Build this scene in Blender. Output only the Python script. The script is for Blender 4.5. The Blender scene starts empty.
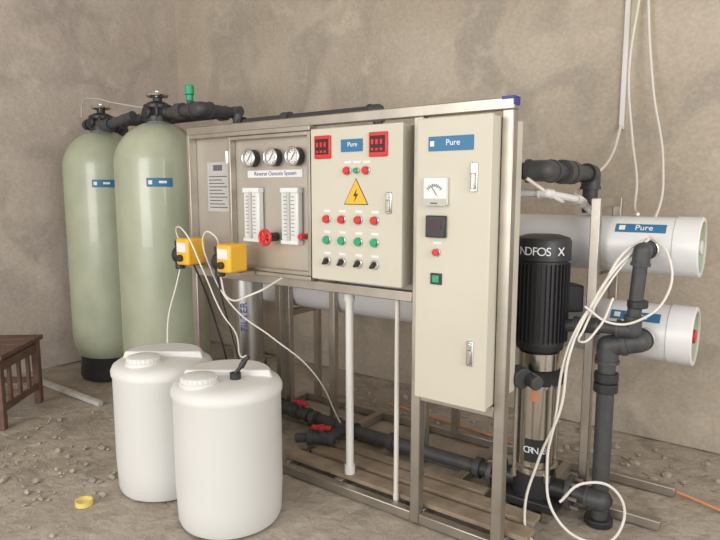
import bpy, bmesh, math, random
from mathutils import Vector, Matrix
random.seed(7)
S=bpy.context.scene
S.view_settings.view_transform='Standard'
V=Vector
# ---------------------------------------------------------------- materials
def mat(name,col,rough=.5,metal=0,noise=0,nscale=20,bump=0,bscale=None,coat=0,col2=None):
    m=bpy.data.materials.new(name); m.use_nodes=True
    nt=m.node_tree; b=nt.nodes['Principled BSDF']
    c=(col[0],col[1],col[2],1)
    b.inputs['Base Color'].default_value=c
    b.inputs['Roughness'].default_value=rough; b.inputs['Metallic'].default_value=metal
    if coat: b.inputs['Coat Weight'].default_value=coat
    tc=nt.nodes.new('ShaderNodeTexCoord')
    if noise or col2:
        n=nt.nodes.new('ShaderNodeTexNoise'); n.inputs['Scale'].default_value=nscale; n.inputs['Detail'].default_value=6
        nt.links.new(tc.outputs['Object'],n.inputs['Vector'])
        r=nt.nodes.new('ShaderNodeValToRGB'); r.color_ramp.elements[0].position=.3; r.color_ramp.elements[1].position=.7
        d=col2 if col2 else tuple(x*(1-noise) for x in col)
        r.color_ramp.elements[0].color=(*d,1); r.color_ramp.elements[1].color=c
        nt.links.new(n.outputs['Fac'],r.inputs['Fac']); nt.links.new(r.outputs['Color'],b.inputs['Base Color'])
    if bump:
        n2=nt.nodes.new('ShaderNodeTexNoise'); n2.inputs['Scale'].default_value=bscale or nscale; n2.inputs['Detail'].default_value=8
        nt.links.new(tc.outputs['Object'],n2.inputs['Vector'])
        bp=nt.nodes.new('ShaderNodeBump'); bp.inputs['Strength'].default_value=bump; bp.inputs['Distance'].default_value=.02
        nt.links.new(n2.outputs['Fac'],bp.inputs['Height']); nt.links.new(bp.outputs['Normal'],b.inputs['Normal'])
    return m
def plaster(name,c1,c2,c3,s=1.0,off=0,bs=.3,c4=None):
    m=bpy.data.materials.new(name); m.use_nodes=True; nt=m.node_tree; b=nt.nodes['Principled BSDF']; b.inputs['Roughness'].default_value=.95
    b.inputs['Specular IOR Level'].default_value=.2
    L=nt.links.new
    tc=nt.nodes.new('ShaderNodeTexCoord'); mp=nt.nodes.new('ShaderNodeMapping'); mp.inputs['Location'].default_value=(off,off,off)
    L(tc.outputs['Object'],mp.inputs['Vector'])
    def N(sc,det=6,dist=0):
        n=nt.nodes.new('ShaderNodeTexNoise'); n.inputs['Scale'].default_value=sc; n.inputs['Detail'].default_value=det; n.inputs['Distortion'].default_value=dist
        L(mp.outputs['Vector'],n.inputs['Vector']); return n
    def ramp(f,a,bb,pa,pb):
        r=nt.nodes.new('ShaderNodeValToRGB'); e=r.color_ramp.elements
        e[0].position=pa;e[1].position=pb;e[0].color=(*a,1);e[1].color=(*bb,1); L(f,r.inputs['Fac']); return r
    def mix(f,a,bcol,k):
        mx=nt.nodes.new('ShaderNodeMix'); mx.data_type='RGBA'
        mu=nt.nodes.new('ShaderNodeMath'); mu.operation='MULTIPLY'; mu.inputs[1].default_value=k
        L(f,mu.inputs[0]); L(mu.outputs[0],mx.inputs['Factor']); L(a,mx.inputs[6]); mx.inputs[7].default_value=(*bcol,1); return mx.outputs[2]
    n1=N(1.1*s,5,.6); r1=ramp(n1.outputs['Fac'],c1,c2,.38,.66)
    n2=N(1.6*s,10,1.6); r2=ramp(n2.outputs['Fac'],(0,0,0),(1,1,1),.5,.64)
    o=mix(r2.outputs['Color'],r1.outputs['Color'],c3,.85)
    n5=N(5*s,10,.5); r5=ramp(n5.outputs['Fac'],(0,0,0),(1,1,1),.56,.70)
    o=mix(r5.outputs['Color'],o,c4 or tuple(x*1.12 for x in c2),.6)
    n3=N(45*s,6); r3=ramp(n3.outputs['Fac'],(.88,.88,.88),(1.04,1.04,1.04),.3,.7)
    m2=nt.nodes.new('ShaderNodeMix'); m2.data_type='RGBA'; m2.blend_type='MULTIPLY'; m2.inputs['Factor'].default_value=1
    L(o,m2.inputs[6]); L(r3.outputs['Color'],m2.inputs[7]); L(m2.outputs[2],b.inputs['Base Color'])
    n4=N(9*s,12,.3); bp=nt.nodes.new('ShaderNodeBump'); bp.inputs['Strength'].default_value=bs; bp.inputs['Distance'].default_value=.03
    L(n4.outputs['Fac'],bp.inputs['Height']); L(bp.outputs['Normal'],b.inputs['Normal'])
    return m
M={}
M['wall']=plaster('plaster_back',(.475,.41,.33),(.545,.48,.395),(.405,.355,.295),bs=.3)
M['wall2']=plaster('plaster_left',(.485,.42,.365),(.555,.49,.43),(.42,.37,.325),1,3.3,.3)
M['ceil']=plaster('plaster_ceiling',(.6,.55,.49),(.65,.6,.54),(.54,.5,.45))
M['floor']=plaster('dusty_floor',(.39,.34,.28),(.475,.42,.355),(.31,.27,.225),1.7,1.2,.6,(.54,.485,.42))
M['steel']=mat('stainless_steel',(.52,.48,.42),.42,.9,noise=.2,nscale=8)
M['sheet']=mat('stainless_sheet',(.60,.565,.50),.42,.75,noise=.14,nscale=3)
M['fsteel']=mat('filter_steel',(.50,.49,.47),.3,1,noise=.15,nscale=6)
M['sleeve']=mat('pump_sleeve_steel',(.66,.63,.59),.22,1)
M['chrome']=mat('chrome',(.75,.75,.75),.18,1)
M['cab']=mat('cabinet_paint',(.60,.57,.47),.5,noise=.05,nscale=4)
M['seam']=mat('dark_gasket',(.10,.09,.08),.7)
M['white']=mat('white_pvc',(.72,.71,.68),.4)
M['shell']=mat('housing_white',(.74,.74,.74),.3,noise=.04,nscale=5)
M['bore']=mat('housing_bore',(.50,.58,.40),.5)
M['poly']=mat('polyethylene',(.70,.70,.68),.5,noise=.05,nscale=3)
M['black']=mat('black_paint',(.026,.026,.029),.42)
M['pvc']=mat('black_pvc',(.045,.050,.060),.5,noise=.3,nscale=30,col2=(.07,.066,.06))
M['rubber']=mat('rubber',(.02,.02,.02),.8)
M['frp']=mat('fibreglass',(.43,.46,.345),.30,col2=(.35,.385,.275),nscale=5,bump=.06,bscale=60,coat=.35)
M['yellow']=mat('yellow_plastic',(.82,.46,.03),.4)
M['cream']=mat('cream_plastic',(.75,.62,.20),.5)
M['red']=mat('red_plastic',(.62,.03,.03),.35)
M['green']=mat('green_plastic',(.02,.35,.16),.35)
M['blue']=mat('blue_label',(.03,.16,.32),.5)
M['navy']=mat('navy_label',(.03,.05,.25),.5)
M['lab']=mat('label_white',(.76,.76,.74),.5)
M['grey']=mat('label_grey',(.48,.47,.44),.5)
M['print']=mat('label_print',(.12,.12,.14),.6)
M['text']=mat('label_text',(.8,.83,.85),.6)
M['glass']=mat('clear_acrylic',(.68,.70,.68),.15)
M['wood']=mat('brown_wood',(.18,.10,.075),.65,noise=.4,nscale=12)
M['plank']=mat('weathered_plank',(.36,.28,.20),.85,noise=.35,nscale=14,bump=.2)
M['stone']=mat('rubble_stone',(.46,.41,.35),.95,noise=.35,nscale=9,bump=.3)
M['orange']=mat('orange_cable',(.7,.30,.15),.6)
M['cable']=mat('white_cable',(.72,.69,.63),.5)
M['tile']=mat('pale_board',(.62,.60,.56),.6,noise=.2)
M['dark']=mat('dark_display',(.05,.015,.02),.2)
# ---------------------------------------------------------------- builders
def group(name,loc=(0,0,0)):
    e=bpy.data.objects.new(name,None); e.location=loc; e.empty_display_size=.1
    S.collection.objects.link(e); return e
def attach(o,par):
    if par is not None:
        o.parent=par; o.matrix_parent_inverse=Matrix.Translation(-V(par.location))
class B:
    def __init__(s): s.bm=bmesh.new()
    def box(s,c,d,rz=0,rot=None):
        g=bmesh.ops.create_cube(s.bm,size=1)
        R=rot if rot is not None else Matrix.Rotation(rz,4,'Z')
        bmesh.ops.transform(s.bm,verts=g['verts'],matrix=Matrix.Translation(V(c))@R@Matrix.Diagonal((*d,1))); return s
    def bx(s,x0,x1,y0,y1,z0,z1): return s.box(((x0+x1)/2,(y0+y1)/2,(z0+z1)/2),(abs(x1-x0),abs(y1-y0),abs(z1-z0)))
    def cyl(s,a,b,r,r2=None,n=24):
        a=V(a);b=V(b);d=b-a
        g=bmesh.ops.create_cone(s.bm,cap_ends=True,segments=n,radius1=r,radius2=r if r2 is None else r2,depth=d.length)
        bmesh.ops.transform(s.bm,verts=g['verts'],matrix=Matrix.Translation((a+b)/2)@d.to_track_quat('Z','Y').to_matrix().to_4x4()); return s
    def sph(s,c,r,n=16):
        g=bmesh.ops.create_uvsphere(s.bm,u_segments=n,v_segments=n//2+2,radius=1)
        rr=(r,r,r) if not hasattr(r,'__len__') else r
        bmesh.ops.transform(s.bm,verts=g['verts'],matrix=Matrix.Translation(V(c))@Matrix.Diagonal((*rr,1))); return s
    def lathe(s,c,prof,n=48,axis='Z'):
        rows=[]
        for r,z in prof:
            if r<1e-5: rows.append([s.bm.verts.new((0,0,z))])
            else: rows.append([s.bm.verts.new((r*math.cos(2*math.pi*i/n),r*math.sin(2*math.pi*i/n),z)) for i in range(n)])
        for A,C in zip(rows,rows[1:]):
            for i in range(n):
                j=(i+1)%n
                if len(A)==1 and len(C)==1: continue
                if len(A)==1: s.bm.faces.new((A[0],C[i],C[j]))
                elif len(C)==1: s.bm.faces.new((A[i],A[j],C[0]))
                else: s.bm.faces.new((A[i],A[j],C[j],C[i]))
        R=Matrix.Identity(4) if axis=='Z' else (Matrix.Rotation(math.pi/2,4,'Y') if axis=='X' else Matrix.Rotation(math.pi/2,4,'X'))
        bmesh.ops.transform(s.bm,verts=[v for r in rows for v in r],matrix=Matrix.Translation(V(c))@R); return s
    def torus(s,c,R,r,axis='Z',n=32,m=10):
        prof=[(R+r*math.cos(2*math.pi*k/m),r*math.sin(2*math.pi*k/m)) for k in range(m+1)]
        return s.lathe(c,prof,n,axis)
    def pipe(s,pts,r,fit=True,n=20):
        pts=[V(p) for p in pts]
        for a,b in zip(pts,pts[1:]):
            s.cyl(a,b,r,n=n)
        for i in range(1,len(pts)-1):
            p=pts[i]; s.sph(p,r*1.24)
            if fit:
                for q in (pts[i-1],pts[i+1]):
                    d=(q-p).normalized(); L=min(r*2.1,(q-p).length*.5)
                    s.cyl(p,p+d*L,r*1.24,n=n); s.cyl(p+d*L*.8,p+d*L,r*1.38,n=n)
        return s
    def done(s,name,m,par=None,bev=0,smooth=True,seg=2):
        bmesh.ops.recalc_face_normals(s.bm,faces=s.bm.faces[:])
        me=bpy.data.meshes.new(name); s.bm.to_mesh(me); s.bm.free()
        o=bpy.data.objects.new(name,me); S.collection.objects.link(o); me.materials.append(M[m] if isinstance(m,str) else m)
        if smooth:
            for p in me.polygons: p.use_smooth=True
            try:
                me.set_sharp_from_angle(angle=math.radians(38))
            except Exception: pass
        if bev:
            md=o.modifiers.new('bevel','BEVEL'); md.width=bev; md.segments=seg; md.limit_method='ANGLE'; md.angle_limit=math.radians(40)
        attach(o,par); return o
def wrap(name,m,par,x,y,R,a0,a1,z0,z1,n=10):
    bb=B(); vs=[]
    for i in range(n+1):
        t=a0+(a1-a0)*i/n; vs.append([bb.bm.verts.new((x+R*math.cos(t),y+R*math.sin(t),q)) for q in (z0,z1)])
    for i in range(n): bb.bm.faces.new((vs[i][0],vs[i+1][0],vs[i+1][1],vs[i][1]))
    return bb.done(name,m,par)
def cable(name,pts,r,m,par=None):
    cu=bpy.data.curves.new(name,'CURVE'); cu.dimensions='3D'; cu.bevel_depth=r; cu.bevel_resolution=3; cu.resolution_u=10; cu.use_fill_caps=True
    sp=cu.splines.new('BEZIER'); sp.bezier_points.add(len(pts)-1)
    for bp,p in zip(sp.bezier_points,pts):
        bp.co=p; bp.handle_left_type='AUTO'; bp.handle_right_type='AUTO'
    o=bpy.data.objects.new(name,cu); S.collection.objects.link(o); cu.materials.append(M[m]); attach(o,par); return o
def text(s,loc,size,m,par,rz=0,name='lettering',rx=math.pi/2,align='CENTER',ext=.0006,ry=0,R=None):
    cu=bpy.data.curves.new(name,'FONT'); cu.body=s; cu.size=size; cu.align_x=align; cu.align_y='CENTER'; cu.extrude=ext
    o=bpy.data.objects.new(name,cu); S.collection.objects.link(o); cu.materials.append(M[m]); o.location=loc
    o.rotation_euler=(rx,ry,rz) if R is None else R.to_euler()
    attach(o,par); return o
# ---------------------------------------------------------------- room
XL,YB=-4.93,3.75
B().bx(XL-.15,2.8,YB,YB+.15,0,3.9).done('wall_back','wall')
B().bx(XL-.15,XL,-3.2,YB,0,3.9).done('wall_left','wall2')
B().bx(XL-.15,2.8,-3.2,YB+.15,3.9,4.05).done('ceiling','ceil')
bm=bmesh.new(); bmesh.ops.create_grid(bm,x_segments=200,y_segments=180,size=1)
from mathutils import noise as mn
for v in bm.verts:
    x=(XL-.15)+(v.co.x+1)/2*(2.8-XL+.15); y=-3.2+(v.co.y+1)/2*(YB+.15+3.2)
    zz=-.006+.007*mn.noise(V((x*2.5,y*2.5,0)))+.006*mn.noise(V((x*9,y*9,3)))
    v.co=(x,y,min(zz,0))
me=bpy.data.meshes.new('floor'); bm.to_mesh(me); bm.free(); fo=bpy.data.objects.new('floor',me); S.collection.objects.link(fo); me.materials.append(M['floor'])
for p in me.polygons:p.use_smooth=True
# rubble
b=B()
CH=[(-2.475,1.73),(-1.985,1.71)]
def stone(x,y,r):
    if (x+4.17)**2+(y-1.60)**2<.16 or min((x-c[0])**2+(y-c[1])**2 for c in CH)<.09 or (x+2.66)**2+(y-1.32)**2<.004: return
    g=bmesh.ops.create_icosphere(b.bm,subdivisions=1,radius=r)
    sx,sy,sz=[random.uniform(.6,1.3) for _ in range(3)]
    sd=random.random()*50
    for v in g['verts']:
        k=1+.35*mn.noise(v.co*(1/r)+V((sd,0,0)))
        v.co=V((v.co.x*sx*k,v.co.y*sy*k,v.co.z*sz*.6*k))+V((x,y,r*.15))
for i in range(150):
    t=random.random(); x=-3.9+random.gauss(0,.35)+t*1.1; y=1.15+random.gauss(0,.22)+random.random()*.6
    if x<XL+.05: continue
    stone(x,y,abs(random.gauss(0,.010))+.005)
for i in range(150):
    stone(random.uniform(-2.6,.3),random.uniform(3.2,3.7),abs(random.gauss(0,.012))+.005)
for i in range(60):
    stone(random.uniform(-2.6,0),random.uniform(3.12,3.3),abs(random.gauss(0,.006))+.004)
for i in range(600):
    stone(random.uniform(-4.7,-.8),random.uniform(.9,2.05),abs(random.gauss(0,.003))+.002)
b.done('rubble','stone',smooth=False)
# ---------------------------------------------------------------- softener tanks
def softener(x,y):
    g=group('water_softener_tank',(x,y,0)); R=.29
    prof=[(0,.10),(.12,.105),(.2,.14),(.26,.2),(.285,.27),(R,.34),(R,1.62)]
    for k in range(1,13):
        a=math.pi/2*k/12; prof.append((R*math.cos(a),1.62+.285*math.sin(a)))
    prof=[(0,.10)]+[p for p in prof if p[0]>.07]+[(.07,1.905),(0,1.905)]
    B().lathe((x,y,0),prof,64).done('fibreglass_shell','frp',g)
    B().lathe((x,y,0),[(0,0),(.24,0),(.25,.03),(.235,.17),(.27,.24),(0,.24)],48).done('base_skirt','black',g)
    B().lathe((x,y,0),[(0,1.9),(.085,1.9),(.085,1.935),(.065,1.94),(.065,1.985),(.09,1.99),(.09,2.01),(.05,2.03),(.03,2.035),(.03,2.06),(0,2.06)],32).done('valve_neck','black',g)
    b=B(); b.cyl((x-.13,y,1.96),(x+.13,y,1.96),.045).cyl((x,y,1.96),(x,y-.1,1.96),.04).box((x,y,1.97),(.15,.13,.08)); b.done('valve_body','black',g,bev=.01)
    b=B(); b.torus((x,y,2.075),.06,.013)
    for k in range(3):
        a=k*math.pi/3; b.cyl((x-.055*math.cos(a),y-.055*math.sin(a),2.075),(x+.055*math.cos(a),y+.055*math.sin(a),2.075),.009)
    b.cyl((x,y,2.05),(x,y,2.10),.022); b.done('multiport_handwheel','chrome',g)
    ang=math.atan2(-y,-x)
    wrap('label','blue',g,x,y,R+.002,ang-.30,ang+.24,1.475,1.53)
    wrap('label_logo','lab',g,x,y,R+.0035,ang-.26,ang-.18,1.49,1.515)
    wrap('label_print','text',g,x,y,R+.0035,ang-.04,ang+.12,1.497,1.512)
    return g
T1=(-3.51,2.50); T2=(-4.375,2.61)
softener(*T1); softener(*T2)
g=group('softener_pipe_manifold',(-3.6,2.5,1.9))
b=B(); b.pipe([(T2[0]-.13,2.61,1.96),(-4.58,2.61,1.96),(-4.58,2.92,1.96),(-4.58,2.92,1.78)],.032)
b.pipe([(T2[0]+.13,2.61,1.96),(-4.0,2.61,1.96),(-3.9,2.76,1.96),(-3.0,2.76,1.96)],.034)
b.pipe([(T1[0]+.13,2.50,1.955),(-3.07,2.50,1.955),(-3.07,2.80,1.955)],.036)
b.pipe([(-3.0,2.74,1.94),(-3.0,2.74,1.88),(-1.9,2.74,1.88),(-1.9,2.74,1.6)],.028)
b.pipe([(-4.25,2.52,1.94),(-4.0,2.42,1.90),(-3.67,2.42,1.95)],.03)
for xx in (-3.8,-3.2): b.cyl((xx,2.76,1.96),(xx+.06,2.76,1.96),.048)
b.cyl((-3.30,2.50,1.955),(-3.24,2.50,1.955),.05); b.cyl((-2.6,2.74,1.88),(-2.54,2.74,1.88),.042)
b.done('pipes','pvc',g)
B().cyl((-3.24,2.55,1.955),(-3.24,2.55,2.06),.02).cyl((-3.24,2.50,1.955),(-3.24,2.60,1.955),.04).done('valve_tee','pvc',g)
B().cyl((-3.24,2.55,2.02),(-3.24,2.55,2.06),.024).cyl((-3.24,2.55,2.06),(-3.24,2.55,2.12),.03).done('air_valve','green',g,bev=.005)
cable('vent_tube',[(-4.46,2.5,2.0),(-4.40,2.48,2.10),(-4.2,2.45,2.11),(-3.95,2.45,2.06),(-3.62,2.47,2.0)],.005,'grey',g)
# ---------------------------------------------------------------- chemical tanks
fwd=V((.595,-.804,0)); rt=V((.804,.595,0))
def chem(x,y,lo):
    g=group('chemical_dosing_tank',(x,y,0)); r=.233; H=.03
    prof=[(0,.0),(r-.04,.0),(r-.014,.010),(r-.006,.03),(r-.003,.10),(r,.16),(r,.54+H),(r+.006,.552+H),(r+.007,.572+H),(r-.002,.592+H),(r-.022,.606+H),(r-.06,.613+H),(.10,.618+H),(0,.62+H)]
    B().lathe((x,y,0),prof,72).done('tank_body','poly',g)
    c=V((x,y,0))+lo
    B().lathe((c.x,c.y,H),[(0,.605),(.082,.605),(.082,.625),(.075,.627),(.072,.645),(.05,.652),(0,.653)],40).done('screw_lid','poly',g,bev=.002)
    b=B()
    for k in range(24):
        a=k*math.tau/24; b.cyl((c.x+.073*math.cos(a),c.y+.073*math.sin(a),.61+H),(c.x+.072*math.cos(a),c.y+.072*math.sin(a),.642+H),.004,n=8)
    b.done('lid_grips','poly',g)
    b=B(); n=28; h0,h1=.60+H,.642+H; up=[];dn=[]
    pts=[rt*(.20*math.cos(math.pi*i/n))-fwd*(.19*math.sin(math.pi*i/n)) for i in range(n+1)]
    for p in pts:
        q=V((x,y,0))+p; dn.append(b.bm.verts.new((q.x,q.y,h0)))
        q=V((x,y,0))+p*.93; up.append(b.bm.verts.new((q.x,q.y,h1)))
    b.bm.faces.new(up); b.bm.faces.new(dn)
    for i in range(n+1):
        j=(i+1)%(n+1); b.bm.faces.new((dn[i],dn[j],up[j],up[i]))
    b.done('top_shelf','poly',g,bev=.008,seg=3)
    return g
chem(*CH[0],-rt*.06+fwd*.095)
g2=chem(*CH[1],-rt*.10+fwd*.09)
x,y=CH[1][0]+.065,CH[1][1]-.01
b=B(); b.cyl((x,y,.64),(x,y,.675),.024).cyl((x,y,.67),(x+.045,y+.035,.745),.009).cyl((x+.02,y+.015,.70),(x+.03,y+.025,.725),.013); b.done('suction_lance','black',g2)
# ---------------------------------------------------------------- frame
g=group('stainless_steel_frame',(-1.8,2.16,0))
b=B(); w=.045; Y0,Y1=2.14,2.185
def hz(x0,x1,z): b.bx(x0,x1,Y0+.001,Y1-.001,z-.0225,z+.0225)
PX=(-2.735,-1.285,-.905)
for X in PX: b.bx(X-w/2,X+w/2,Y0,Y1,0,1.746)
b.bx(-2.7575,-.8825,Y0,Y1,1.7465,1.79)
for a,c in ((PX[0],PX[1]),(PX[1],PX[2])):
    hz(a+w/2,c-w/2,.0225)
hz(PX[0]+w/2,PX[1]-w/2,1.005); hz(PX[1]+w/2,PX[2]-w/2,.585)
yr=2.72
for X in (-2.56,-2.2): b.bx(X-.02,X+.02,yr-.02,yr+.02,.046,1.25)
b.bx(-2.54,-2.22,yr-.018,yr+.018,1.0,1.04)
b.bx(-2.757,-.4,3.06,3.1,0,.045); b.bx(-2.70,-.4,yr-.02,yr+.025,.001,.044)
for X in (-2.735,-2.1,-1.75,-1.285,-.905): b.bx(X-w/2,X+w/2,Y1+.001,3.059,0.0,.045 if X!=-.905 else .043)
for X in (-.72,-1.55,-2.6):
    for Y in (2.66,3.02): b.bx(X-.02,X+.02,Y,Y+.04,0.045,1.42)
    for z in (.66,1.045,1.38): b.bx(X-.018,X+.018,2.70,3.02,z,z+.04)
b.done('frame_tubes','steel',g,bev=.004)
B().bx(-.8835,-.879,2.138,2.188,1.762,1.793).bx(-.93,-.88,2.136,2.1395,1.783,1.794).done('blue_tape','navy',g)
g=group('wooden_pallet_slats',(-1.5,2.3,.045)); b=B()
b.bx(-2.12,-.80,2.21,2.30,.046,.066).bx(-2.05,-.82,2.335,2.425,.046,.066).bx(-2.0,-1.1,2.46,2.52,.046,.062); b.done('slats','plank',g,bev=.002)
# ---------------------------------------------------------------- instrument panel
g=group('instrument_panel',(-2.3,2.14,1.4))
b=B(); b.bx(-2.71,-1.84,2.150,2.165,1.03,1.745); b.done('backing_sheet','sheet',g,bev=.002)
b=B(); b.bx(-2.712,-2.69,2.10,2.15,1.03,1.745).bx(-2.69,-1.84,2.105,2.15,1.722,1.745).bx(-2.69,-1.84,2.105,2.15,1.03,1.05).bx(-2.400,-2.38,2.112,2.15,1.051,1.721).bx(-1.862,-1.842,2.112,2.15,1.051,1.721)
b.bx(-2.379,-1.863,2.112,2.15,1.702,1.721).bx(-2.379,-1.863,2.112,2.15,1.051,1.07); b.done('folded_edges','steel',g,bev=.003)
b=B()
for z in (1.15,1.62): b.cyl((-2.40,2.108,z-.03),(-2.40,2.108,z+.03),.007)
b.done('door_hinges','chrome',g)
for X in (-2.245,-2.093,-1.95):
    B().lathe((X,2.13,1.61),[(0,-.02),(.043,-.02),(.043,.02),(.036,.022),(.036,.012),(0,.012)],32,'Y').done('gauge_case','black',g)
    B().cyl((X,2.12,1.61),(X,2.1155,1.61),.036).done('gauge_face','lab',g)
    B().torus((X,2.108,1.61),.040,.006,'Y').done('gauge_bezel','chrome',g)
    b=B(); b.box((X,2.114,1.612),(.004,.002,.04),rot=Matrix.Rotation(.6,4,'Y'))
    for k in range(9):
        a=-.8+k*.6; b.box((X+.027*math.sin(a),2.1145,1.61+.027*math.cos(a)),(.003,.002,.008),rot=Matrix.Rotation(a,4,'Y'))
    b.done('gauge_pointer','print',g)
B().bx(-2.29,-1.92,2.146,2.149,1.515,1.55).done('strip_label','lab',g)
text('Reverse Osmosis System',(-2.10,2.1455,1.533),.028,'navy',g)
B().bx(-2.60,-2.43,2.144,2.149,1.34,1.60).done('flow_diagram_label','grey',g)
b=B()
for k in range(10): b.bx(-2.585,-2.445-(k%3)*.02,2.1425,2.144,1.36+k*.018,1.365+k*.018)
b.bx(-2.55,-2.48,2.1425,2.144,1.555,1.585); b.done('diagram_print','print',g)
for X0 in (-2.235,-1.975):
    b=B(); b.bx(X0-.055,X0+.055,2.11,2.148,1.21,1.46); b.done('flowmeter_body','glass',g,bev=.008)
    b=B(); b.bx(X0-.056,X0+.056,2.105,2.148,1.44,1.465).bx(X0-.056,X0+.056,2.105,2.148,1.195,1.215)
    b.done('flowmeter_caps','lab',g,bev=.004)
    B().cyl((X0,2.105,1.215),(X0,2.105,1.445),.009).done('flow_tube','grey',g)
    b=B()
    for k in range(11):
        b.bx(X0-.035,X0-.016 if k%2 else X0-.010,2.1085,2.1098,1.24+k*.018,1.243+k*.018)
        b.bx(X0+.014,X0+.032,2.1085,2.1098,1.24+k*.018,1.243+k*.018)
    b.done('flow_scale','print',g)
b=B(); b.torus((-2.10,2.07,1.225),.035,.008,'Y').cyl((-2.10,2.10,1.225),(-2.10,2.06,1.225),.013)
for k in range(3):
    a=k*math.pi/3; b.cyl((-2.10-.035*math.cos(a),2.07,1.225-.035*math.sin(a)),(-2.10+.035*math.cos(a),2.07,1.225+.035*math.sin(a)),.006,n=8)
b.done('regulating_handwheel','red',g)
B().cyl((-2.10,2.15,1.225),(-2.10,2.095,1.225),.022).done('valve_stem','black',g)
B().cyl((-1.9,2.15,1.235),(-1.9,2.10,1.235),.014).done('sample_port','red',g)
# ---------------------------------------------------------------- control cabinet
def cabinet(g,x0,x1,z0,z1,yf,yb):
    B().bx(x0+.004,x1-.004,yf+.024,yb,z0+.004,z1-.004).done('enclosure_body','cab',g,bev=.004)
    B().bx(x0+.01,x1-.01,yf+.018,yf+.026,z0+.01,z1-.01).done('door_gasket','seam',g)
    B().bx(x0,x1,yf,yf+.019,z0,z1).done('door','cab',g,bev=.004)
def handle(g,x,y,z,h=.10):
    B().bx(x-.014,x+.014,y-.008,y,z-h/2,z+h/2).done('latch_plate','chrome',g,bev=.004)
    B().bx(x-.009,x+.009,y-.016,y-.008,z-h*.42,z+h*.15).done('latch_lever','steel',g,bev=.004)
    B().cyl((x,y,z+h*.3),(x,y-.013,z+h*.3),.008).done('latch_lock','chrome',g)
g=group('control_cabinet',(-1.56,2.08,1.38)); yf=2.08
cabinet(g,-1.81,-1.322,1.05,1.722,yf,2.30)
for X in (-1.735,-1.437):
    B().bx(X-.045,X+.045,yf-.012,yf,1.59,1.69).done('meter_bezel','red',g,bev=.004)
    B().bx(X-.037,X+.037,yf-.014,yf-.011,1.608,1.675).done('meter_display','dark',g)
    b=B()
    for k in range(3): b.bx(X-.030+k*.022,X-.018+k*.022,yf-.016,yf-.0135,1.640,1.66)
    for k in range(3): b.bx(X-.030+k*.022,X-.018+k*.022,yf-.016,yf-.0135,1.615,1.625)
    b.done('meter_digits','red',g)
B().bx(-1.635,-1.52,yf-.003,yf,1.615,1.668).done('maker_label','blue',g); text('Pure',(-1.573,yf-.0035,1.645),.028,'text',g)
def button(g,x,z,m,y=yf,r=.017,tag=True):
    B().cyl((x,y,z),(x,y-.009,z),r*1.25).done('button_ring','chrome',g,bev=.002)
    B().cyl((x,y-.008,z),(x,y-.02,z),r).done('button_cap',m,g,bev=.003)
    if tag: B().bx(x-.018,x+.018,y-.002,y,z+.031,z+.041).done('button_tag','lab',g)
for X in (-1.60,-1.50): button(g,X,1.535,'red',r=.016)
button(g,-1.55,1.535,'green',r=.011)
for X in (-1.715,-1.63,-1.54,-1.455):
    button(g,X,1.325,'red'); button(g,X,1.232,'green')
    B().cyl((X,yf,1.138),(X,yf-.012,1.138),.021).done('switch_ring','chrome',g,bev=.002)
    B().box((X,yf-.02,1.138),(.010,.02,.034),rot=Matrix.Rotation(.6,4,'Y')).done('switch_knob','black',g,bev=.002)
    B().bx(X-.018,X+.018,yf-.002,yf,1.168,1.178).done('switch_tag','lab',g)
def tri(b,c,s,y0,y1):
    P=[(0,s*.6),(-s*.55,-s*.35),(s*.55,-s*.35)]
    A=[b.bm.verts.new((c[0]+p[0],y0,c[1]+p[1])) for p in P]; C=[b.bm.verts.new((c[0]+p[0],y1,c[1]+p[1])) for p in P]
    b.bm.faces.new(A); b.bm.faces.new(C)
    for i in range(3): b.bm.faces.new((A[i],A[(i+1)%3],C[(i+1)%3],C[i]))
b=B(); tri(b,(-1.555,1.432),.118,yf,yf-.0015); b.done('warning_sign_border','black',g,smooth=False)
b=B(); tri(b,(-1.555,1.432),.108,yf-.001,yf-.003); b.done('warning_sign','yellow',g,smooth=False)
b=B()
bolt=[(.006,.03),(-.014,-.004),(-.001,-.002),(-.01,-.03),(.014,.008),(.001,.006)]
vs=[b.bm.verts.new((-1.555+p[0],yf-.004,1.43+p[1])) for p in bolt]; b.bm.faces.new(vs); b.done('warning_bolt','black',g)
handle(g,-1.385,yf,1.40,.09)
# ---------------------------------------------------------------- electrical cabinet
g=group('electrical_cabinet',(-1.09,2.06,1.17)); yf=2.06
cabinet(g,-1.243,-.928,.61,1.727,yf,2.36)
B().bx(-1.19,-1.0,yf-.003,yf,1.60,1.655).done('maker_label','blue',g); text('Pure',(-1.085,yf-.0035,1.630),.032,'text',g)
B().bx(-1.182,-1.165,yf-.0045,yf-.003,1.618,1.638).done('label_logo','lab',g)
B().bx(-1.20,-1.10,yf-.022,yf,1.395,1.50).done('ammeter_case','lab',g,bev=.004)
B().bx(-1.20,-1.10,yf-.025,yf-.02,1.393,1.42).done('ammeter_band','grey',g)
b=B(); b.box((-1.15,yf-.0235,1.448),(.002,.002,.04),rot=Matrix.Rotation(-.6,4,'Y')).bx(-1.165,-1.135,yf-.0265,yf-.024,1.40,1.405)
for k in range(9):
    a=-.9+k*.225; b.box((-1.15+.036*math.sin(a),yf-.0235,1.435+.036*math.cos(a)),(.003,.002,.01),rot=Matrix.Rotation(a,4,'Y'))
b.done('ammeter_dial','print',g)
B().bx(-1.19,-1.105,yf-.02,yf,1.27,1.355).done('hour_meter','black',g,bev=.004)
B().bx(-1.175,-1.12,yf-.022,yf-.019,1.30,1.335).done('hour_meter_window','dark',g)
button(g,-1.147,1.212,'red',yf,.014)
B().bx(-1.172,-1.122,yf-.006,yf,1.085,1.13).done('rocker_plate','black',g,bev=.002)
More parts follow.
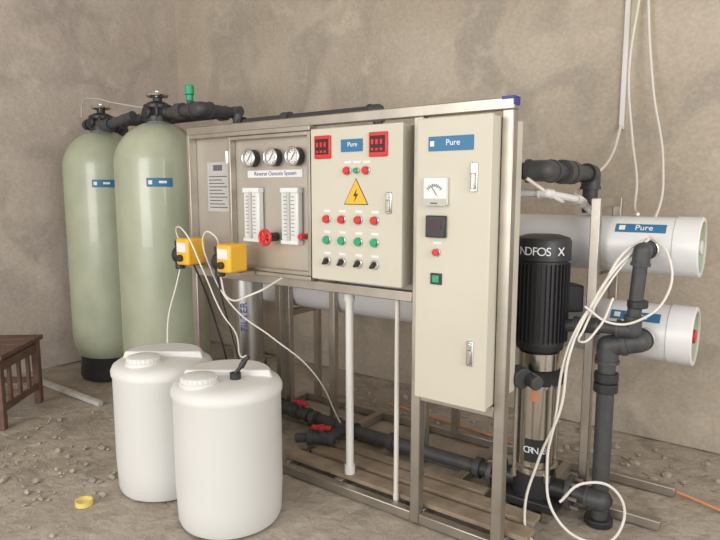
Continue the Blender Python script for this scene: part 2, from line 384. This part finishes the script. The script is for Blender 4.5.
B().bx(-1.162,-1.132,yf-.012,yf-.005,1.093,1.122).done('rocker_switch','green',g,bev=.003)
handle(g,-.995,yf,1.50,.11); handle(g,-.995,yf,.83,.10)
# ---------------------------------------------------------------- dosing pumps
def dpump(x,y,z):
    g=group('dosing_pump',(x,y,z))
    B().bx(x-.045,x+.055,y-.06,y+.06,z-.068,z+.072).done('pump_housing','yellow',g,bev=.014,seg=3)
    B().bx(x-.03,x+.04,y-.064,y-.058,z+.0,z+.05).done('front_label','lab',g,bev=.002)
    B().cyl((x+.0,y-.06,z-.03),(x+.0,y-.08,z-.03),.018).done('stroke_knob','black',g,bev=.003)
    b=B(); b.cyl((x-.045,y-.01,z-.02),(x-.085,y-.01,z-.02),.048).cyl((x-.075,y-.01,z-.085),(x-.075,y-.01,z+.05),.018).cyl((x-.075,y-.01,z-.095),(x-.075,y-.01,z-.06),.026).cyl((x-.075,y-.01,z+.025),(x-.075,y-.01,z+.055),.026)
    b.done('pump_head','black',g,bev=.003)
    B().bx(x-.05,x+.06,y+.0,2.098,z-.085,z-.069).done('mounting_bracket','steel',g)
    return g
dpump(-2.58,2.0,1.135); dpump(-2.265,2.0,1.12)
g=group('dosing_tubing',(-2.4,2.0,.9))
cable('suction_tube_a',[(-2.655,1.99,1.05),(-2.67,1.97,.95),(-2.65,1.9,.8),(-2.59,1.84,.65)],.004,'cable',g)
cable('discharge_tube_a',[(-2.655,1.99,1.18),(-2.64,1.96,1.25),(-2.54,1.93,1.25),(-2.42,1.95,1.05),(-2.36,2.0,.85),(-2.17,1.93,.77),(-1.97,1.78,.72),(-1.89,1.74,.745)],.004,'cable',g)
cable('discharge_tube_b',[(-2.34,1.99,1.17),(-2.325,1.95,1.23),(-2.40,1.95,1.24),(-2.42,2.0,1.05),(-2.30,2.05,.85),(-2.12,2.12,.72),(-1.98,2.25,.55),(-1.98,2.5,.18)],.004,'cable',g)
cable('suction_tube_b',[(-2.34,1.99,1.03),(-2.24,1.95,.93),(-2.06,1.95,.97),(-2.02,2.1,1.03)],.005,'cable',g)
cable('power_lead',[(-2.53,1.98,1.07),(-2.51,2.02,.95),(-2.52,2.1,.75),(-2.45,2.12,.5),(-2.4,2.1,.2)],.005,'rubber',g)
cable('power_lead_b',[(-2.38,2.0,1.07),(-2.38,2.02,.95),(-2.36,2.06,.75),(-2.3,2.12,.4)],.004,'rubber',g)
# ---------------------------------------------------------------- cartridge filter
x,y=-2.64,2.45; g=group('cartridge_filter',(x,y,.0))
B().lathe((x,y,0),[(0,.36),(.05,.37),(.09,.41),(.09,.98),(.098,.985),(.098,1.01),(.08,1.03),(.04,1.07),(0,1.08)],40).done('filter_body','fsteel',g)
B().torus((x,y,.965),.095,.014).torus((x,y,.44),.088,.008).done('clamp_ring','steel',g)
b=B()
for k in range(3):
    a=k*2.094+.3; b.cyl((x+.07*math.cos(a),y+.07*math.sin(a),0),(x+.07*math.cos(a),y+.07*math.sin(a),.42),.012,n=10)
b.done('filter_legs','steel',g)
a0=math.atan2(-y,-x)-.25
Rv=Matrix.Rotation(a0+math.pi/2,3,'Z')@Matrix.Rotation(math.pi/2,3,'X')@Matrix.Rotation(math.pi/2,3,'Z')
text('FILTER',(x+.0925*math.cos(a0),y+.0925*math.sin(a0),.72),.06,'navy',g,R=Rv)
# ---------------------------------------------------------------- membranes
def membrane(zc):
    g=group('membrane_housing',(-1.6,2.86,zc)); x0,x1=-2.85,-.335; R=.123
    prof=[(0,0),(R-.012,.0),(R,.0),(R,x1-x0),(R-.014,x1-x0),(R-.014,x1-x0-.10),(0,x1-x0-.10)]
    B().lathe((x0,2.86,zc),prof,56,'X').done('housing_shell','shell',g)
    B().lathe((x1-.0985,2.86,zc),[(R-.0145,.0),(R-.0145,.092)],48,'X').done('housing_bore','bore',g)
    B().lathe((x1-.11,2.86,zc),[(0,0),(.106,0),(.106,.03),(.09,.035),(.03,.035),(0,.035)],40,'X').done('end_cap','bore',g)
    b=B(); b.cyl((x1-.08,2.86,zc),(x1-.0,2.86,zc),.03).cyl((x1-.08,2.86,zc),(x1-.06,2.86,zc),.05); b.done('permeate_port','red' if zc<1 else 'white',g,bev=.004)
    b=B(); b.lathe((x1-.1,2.86,zc),[(R,.0),(R+.004,.004),(R+.004,.096),(R,.1)],48,'X'); b.done('end_collar','shell',g)
    A0,A1=.50,.85
    for nm,m,xa,xb,a0,a1,rr in (('label','blue',-.66,-.46,A0,A1,.002),('label_logo','lab',-.645,-.62,A0+.08,A1-.08,.0035)):
        bb=B(); vs=[]
        for i in range(9):
            t=a0+(a1-a0)*i/8; vs.append([bb.bm.verts.new((q,2.86-(R+rr)*math.cos(t),zc+(R+rr)*math.sin(t))) for q in (xa,xb)])
        for i in range(8): bb.bm.faces.new((vs[i][0],vs[i+1][0],vs[i+1][1],vs[i][1]))
        bb.done(nm,m,g)
    t=(A0+A1)/2; text('Pure',(-.545,2.86-(R+.0035)*math.cos(t),zc+(R+.0035)*math.sin(t)),.038,'text',g,rx=math.pi/2-t)
    return g
membrane(1.215); membrane(.835)
# ---------------------------------------------------------------- pump
px,py=-.91,2.58; a0=math.atan2(-py,-px)
g=group('vertical_multistage_pump',(px,py,0))
b=B(); b.box((px,py,.065),(.26,.22,.04)).cyl((px,py,.08),(px,py,.2),.095).cyl((px-.16,py,.125),(px+.16,py,.125),.045); b.done('pump_base','black',g,bev=.006)
b=B(); b.box((px-.09,py,.022),(.03,.2,.044)).box((px+.09,py,.022),(.03,.2,.044)); b.done('base_feet','steel',g)
b=B()
for s_ in (-1,1):
    b.cyl((px+s_*.155,py,.125),(px+s_*.175,py,.125),.078,n=32)
b.done('base_flanges','pvc',g,bev=.003)
b=B()
for s_ in (-1,1):
    for k in range(6):
        a=k*math.pi/3; b.cyl((px+s_*.15,py+.06*math.cos(a),.125+.06*math.sin(a)),(px+s_*.21,py+.06*math.cos(a),.125+.06*math.sin(a)),.008,n=6)
b.done('flange_bolts','steel',g)
B().lathe((px,py,0),[(0,.2),(.1,.2),(.1,.225),(.088,.23),(.088,.59),(.1,.595),(.1,.62),(0,.62)],48).done('pump_sleeve','sleeve',g)
b=B()
for k in range(4):
    a=k*math.pi/2+math.pi/4+.1; b.cyl((px+.104*math.cos(a),py+.104*math.sin(a),.18),(px+.104*math.cos(a),py+.104*math.sin(a),.64),.009,n=10)
    b.cyl((px+.104*math.cos(a),py+.104*math.sin(a),.17),(px+.104*math.cos(a),py+.104*math.sin(a),.2),.015,n=6)
b.done('stay_bolts','steel',g)
B().lathe((px,py,0),[(0,.61),(.112,.61),(.115,.64),(.095,.665),(.075,.67),(.07,.70),(.075,.75),(.10,.76),(.105,.785),(0,.785)],40).done('motor_stool','black',g)
B().lathe((px,py,0),[(.08,.672),(.088,.672),(.088,.745),(.08,.745)],40).done('coupling_guard','sleeve',g)
B().lathe((px,py,0),[(0,.785),(.105,.785),(.105,1.15),(.118,1.155),(.118,1.235),(.11,1.25),(.07,1.262),(0,1.265)],48).done('motor_body','black',g)
b=B()
for k in range(36):
    a=k*math.tau/36; b.box((px+.108*math.cos(a),py+.108*math.sin(a),.97),(.018,.004,.34),rz=a)
b.done('cooling_fins','black',g)
B().box((px+.08,py+.09,.98),(.12,.10,.12),rz=.8).done('terminal_box','black',g,bev=.01)
for i,ch in enumerate('NDFOS X'):
    a=a0+(i-3.2)*.235
    text(ch,(px+.1195*math.cos(a),py+.1195*math.sin(a),1.195),.05,'text',g,rz=a+math.pi/2)
wrap('type_plate','black',g,px,py,.0895,a0-.55,a0+.55,.255,.36)
for i,ch in enumerate('CRN 8'):
    a=a0+(i-2.0)*.22; text(ch,(px+.0905*math.cos(a),py+.0905*math.sin(a),.31),.042,'text',g,rz=a+math.pi/2)
wrap('warning_sticker','orange',g,px,py,.0895,a0-.35,a0+.05,.535,.585)
# ---------------------------------------------------------------- pipework
g=group('high_pressure_pipework',(-.64,2.69,0))
b=B()
b.pipe([(px+.177,py,.125),(-.62,py,.125),(-.62,2.62,.125)],.036)
b.pipe([(-.63,2.62,.0),(-.63,2.62,.80),(-.515,2.64,.83),(-.515,2.735,.83)],.036)
b.pipe([(-.515,2.735,1.21),(-.515,2.60,1.21),(-.535,2.60,.885),(-.72,2.59,.885),(-.80,2.59,.87)],.028)
b.done('black_pipes','pvc',g)
b=B(); b.cyl((-.63,2.62,.60),(-.63,2.62,.64),.05).cyl((-.63,2.62,.645),(-.63,2.62,.685),.05).cyl((-.63,2.62,0),(-.63,2.62,.03),.06).cyl((-.52,2.60,.98),(-.52,2.60,1.01),.04)
b.done('unions','black',g,bev=.004)
b=B(); b.cyl((-.515,2.69,1.21),(-.515,2.725,1.21),.045).cyl((-.515,2.69,.83),(-.515,2.725,.83),.05); b.done('grooved_couplings','chrome',g,bev=.004)
g=group('concentrate_pipe',(-.84,2.5,1.5))
b=B(); b.pipe([(-1.45,2.42,1.53),(-.86,2.42,1.53),(-.84,3.0,1.53),(-.84,3.0,1.345)],.035)
b.cyl((-.85,2.60,1.53),(-.85,2.66,1.53),.052); b.cyl((-.85,2.68,1.53),(-.85,2.74,1.53),.052); b.cyl((-.85,2.64,1.53),(-.85,2.70,1.53),.045)
b.done('black_pipe','pvc',g)
b=B(); b.pipe([(-1.1,2.45,1.44),(-.86,2.45,1.44),(-.80,2.7,1.41),(-.78,2.84,1.35)],.016); b.done('white_pipe','white',g)
g=group('pump_outlet_valve',(-.9,2.4,.7))
b=B(); b.cyl((-.93,2.44,.665),(-.84,2.38,.655),.03).cyl((-.95,2.41,.67),(-.90,2.38,.665),.045).cyl((-.93,2.46,.665),(-.93,2.40,.665),.03); b.done('valve_body','pvc',g,bev=.004)
g=group('feed_pipe',(-1.8,2.6,.1))
b=B(); b.pipe([(px-.20,py,.115),(-2.0,py,.115),(-2.45,2.62,.115),(-2.64,2.64,.115),(-2.64,2.57,.3),(-2.64,2.545,.42)],.034)
b.pipe([(-2.0,py,.115),(-2.0,2.44,.115),(-2.18,2.36,.09)],.026)
for X in (-1.2,-1.7,-2.25): b.cyl((X,py,.115),(X+.03,py,.115),.05)
b.cyl((-1.115,py,.115),(-1.095,py,.115),.074)
b.done('black_pipes','pvc',g)
def bvalve(c,d):
    g=group('red_ball_valve',c); c=V(c); d=V(d).normalized()
    b=B(); b.cyl(c-d*.06,c+d*.06,.036).cyl(c-d*.075,c-d*.045,.044).cyl(c+d*.045,c+d*.075,.044).cyl(c,c+V((0,0,.055)),.02); b.done('valve_body','pvc',g,bev=.003)
    b=B(); b.box(c+V((0,0,.062)),(.11,.03,.018),rz=math.atan2(d.y,d.x)).cyl(c+V((0,0,.05)),c+V((0,0,.075)),.02); b.done('valve_lever','red',g,bev=.005)
bvalve((-2.37,2.61,.115),(1,-.05,0)); bvalve((-2.05,2.42,.10),(1,.45,0))
g=group('pvc_drain_pipe',(-1.705,2.2,0)); b=B(); X=-1.715; b.pipe([(X,2.24,1.0),(X,2.24,.068)],.019).cyl((X,2.24,.067),(X,2.24,.11),.026).cyl((X,2.24,.93),(X,2.24,.98),.026); b.done('pipe_run','white',g)
g=group('pvc_riser_pipe',(-1.42,2.2,0)); b=B(); b.cyl((-1.415,2.196,.0),(-1.415,2.196,.985),.011); b.cyl((-1.415,2.196,.0),(-1.415,2.196,.07),.013); b.done('pipe_run','cable',g)
# ---------------------------------------------------------------- wall conduit + cables
g=group('wall_conduit',(-.9,3.73,2))
b=B(); b.bx(-.905,-.878,3.73,3.75,1.8,3.9); b.done('trunking','white',g,bev=.003)
g=group('hanging_cables',(-.7,3.4,2))
cable('cable_a',[(-.84,3.72,3.85),(-.82,3.70,2.6),(-.84,3.62,2.1),(-.78,3.5,1.75),(-.70,3.3,1.5),(-.66,3.1,1.38),(-.58,2.80,1.35)],.007,'cable',g)
cable('cable_b',[(-.81,3.72,3.85),(-.78,3.70,2.5),(-.72,3.66,2.0),(-.62,3.5,1.6),(-.60,3.3,1.33),(-.66,3.15,1.2)],.007,'cable',g)
cable('cable_c',[(-.89,3.72,1.82),(-.90,3.6,1.65),(-.92,3.2,1.5),(-.86,2.7,1.41),(-.84,2.5,1.42),(-.92,2.38,1.5)],.008,'cable',g)
cable('cable_d',[(-.52,2.66,1.25),(-.58,2.58,1.2),(-.66,2.54,1.02),(-.72,2.50,.9),(-.76,2.46,.75),(-.78,2.44,.5),(-.80,2.42,.3),(-.74,2.38,.1),(-.6,2.40,.03),(-.52,2.52,.05),(-.54,2.54,.2),(-.66,2.46,.24),(-.74,2.42,.15)],.006,'cable',g)
cable('cable_e',[(-.50,2.66,1.26),(-.6,2.56,1.14),(-.69,2.52,.96),(-.74,2.46,.78),(-.76,2.44,.55),(-.84,2.42,.3),(-.86,2.34,.1),(-.82,2.3,.02),(-.6,2.25,.01),(-.2,2.3,.01)],.006,'cable',g)
cable('cable_f',[(-.5,2.66,1.27),(-.42,2.60,1.2),(-.41,2.58,1.05),(-.5,2.54,.94),(-.6,2.52,.92),(-.7,2.5,.98)],.005,'cable',g)
cable('cable_g',[(-.54,2.62,1.22),(-.62,2.55,1.08),(-.70,2.50,.88),(-.70,2.46,.84),(-.64,2.50,.90),(-.60,2.54,1.02)],.005,'cable',g)
cable('orange_lead',[(-2.2,3.3,.012),(-1.5,3.22,.012),(-1.0,3.14,.012),(-.5,3.13,.012),(-.1,3.0,.012),(.3,2.9,.012)],.007,'orange',group('orange_extension_lead',(-1,3.1,0)))
# ---------------------------------------------------------------- stool
cx,cy=-4.17,1.60; ang=math.radians(130); g=group('wooden_stool',(cx,cy,0)); R=Matrix.Rotation(ang,4,'Z')
def P(u,v,z): return V((cx,cy,0))+R@V((u,v,z))
b=B()
for k in range(4): b.box(P(-.21+k*.14,0,.455),(.130,.48,.03),rz=ang)
for u in (-.24,.24):
    for v in (-.2,.2): b.box(P(u,v,.218),(.045,.045,.44),rz=ang)
for v in (-.2,.2):
    b.box(P(0,v,.39),(.5,.025,.06),rz=ang); b.box(P(0,v,.12),(.5,.025,.04),rz=ang)
for u in (-.24,.24):
    b.box(P(u,0,.39),(.025,.4,.06),rz=ang); b.box(P(u,0,.16),(.025,.4,.04),rz=ang)
for k in range(3): b.box(P(-.12+k*.12,-.2,.25),(.03,.02,.25),rz=ang)
b.done('stool_body','wood',g,bev=.004)
B().bx(-4.75,-3.75,2.10,2.14,0,.03).done('pale_board','tile',bev=.003)
g=group('yellow_cap',(-2.60,1.36,0)); B().lathe((-2.60,1.36,0),[(0,.006),(.034,.006),(.034,.024),(.039,.024),(.039,0),(0,0)],32).done('cap_shell','cream',g)
# ---------------------------------------------------------------- camera & lights
cam=bpy.data.cameras.new('camera'); co=bpy.data.objects.new('camera',cam); S.collection.objects.link(co)
cam.lens=30.1; cam.sensor_width=36; cam.clip_start=.02
co.location=(0,0,1.45); co.rotation_euler=(math.radians(82.5),0,math.radians(36.42)); S.camera=co
w=bpy.data.worlds.new('world'); S.world=w; w.use_nodes=True
w.node_tree.nodes['Background'].inputs[0].default_value=(1,.985,.965,1); w.node_tree.nodes['Background'].inputs[1].default_value=1.3
def area(name,loc,tgt,sx,sy,e,c):
    l=bpy.data.lights.new(name,'AREA'); l.shape='RECTANGLE'; l.size=sx; l.size_y=sy; l.energy=e; l.color=c
    o=bpy.data.objects.new(name,l); S.collection.objects.link(o); o.location=loc
    o.rotation_euler=(V(tgt)-V(loc)).to_track_quat('-Z','Y').to_euler()
area('doorway_light',(-2.2,-2.6,1.9),(-3.6,2.6,2.2),2.4,2.4,115,(1,.985,.965))
area('window_light',(2.4,.3,2.2),(-1.5,3,1.4),1.8,1.6,60,(1,.98,.95))
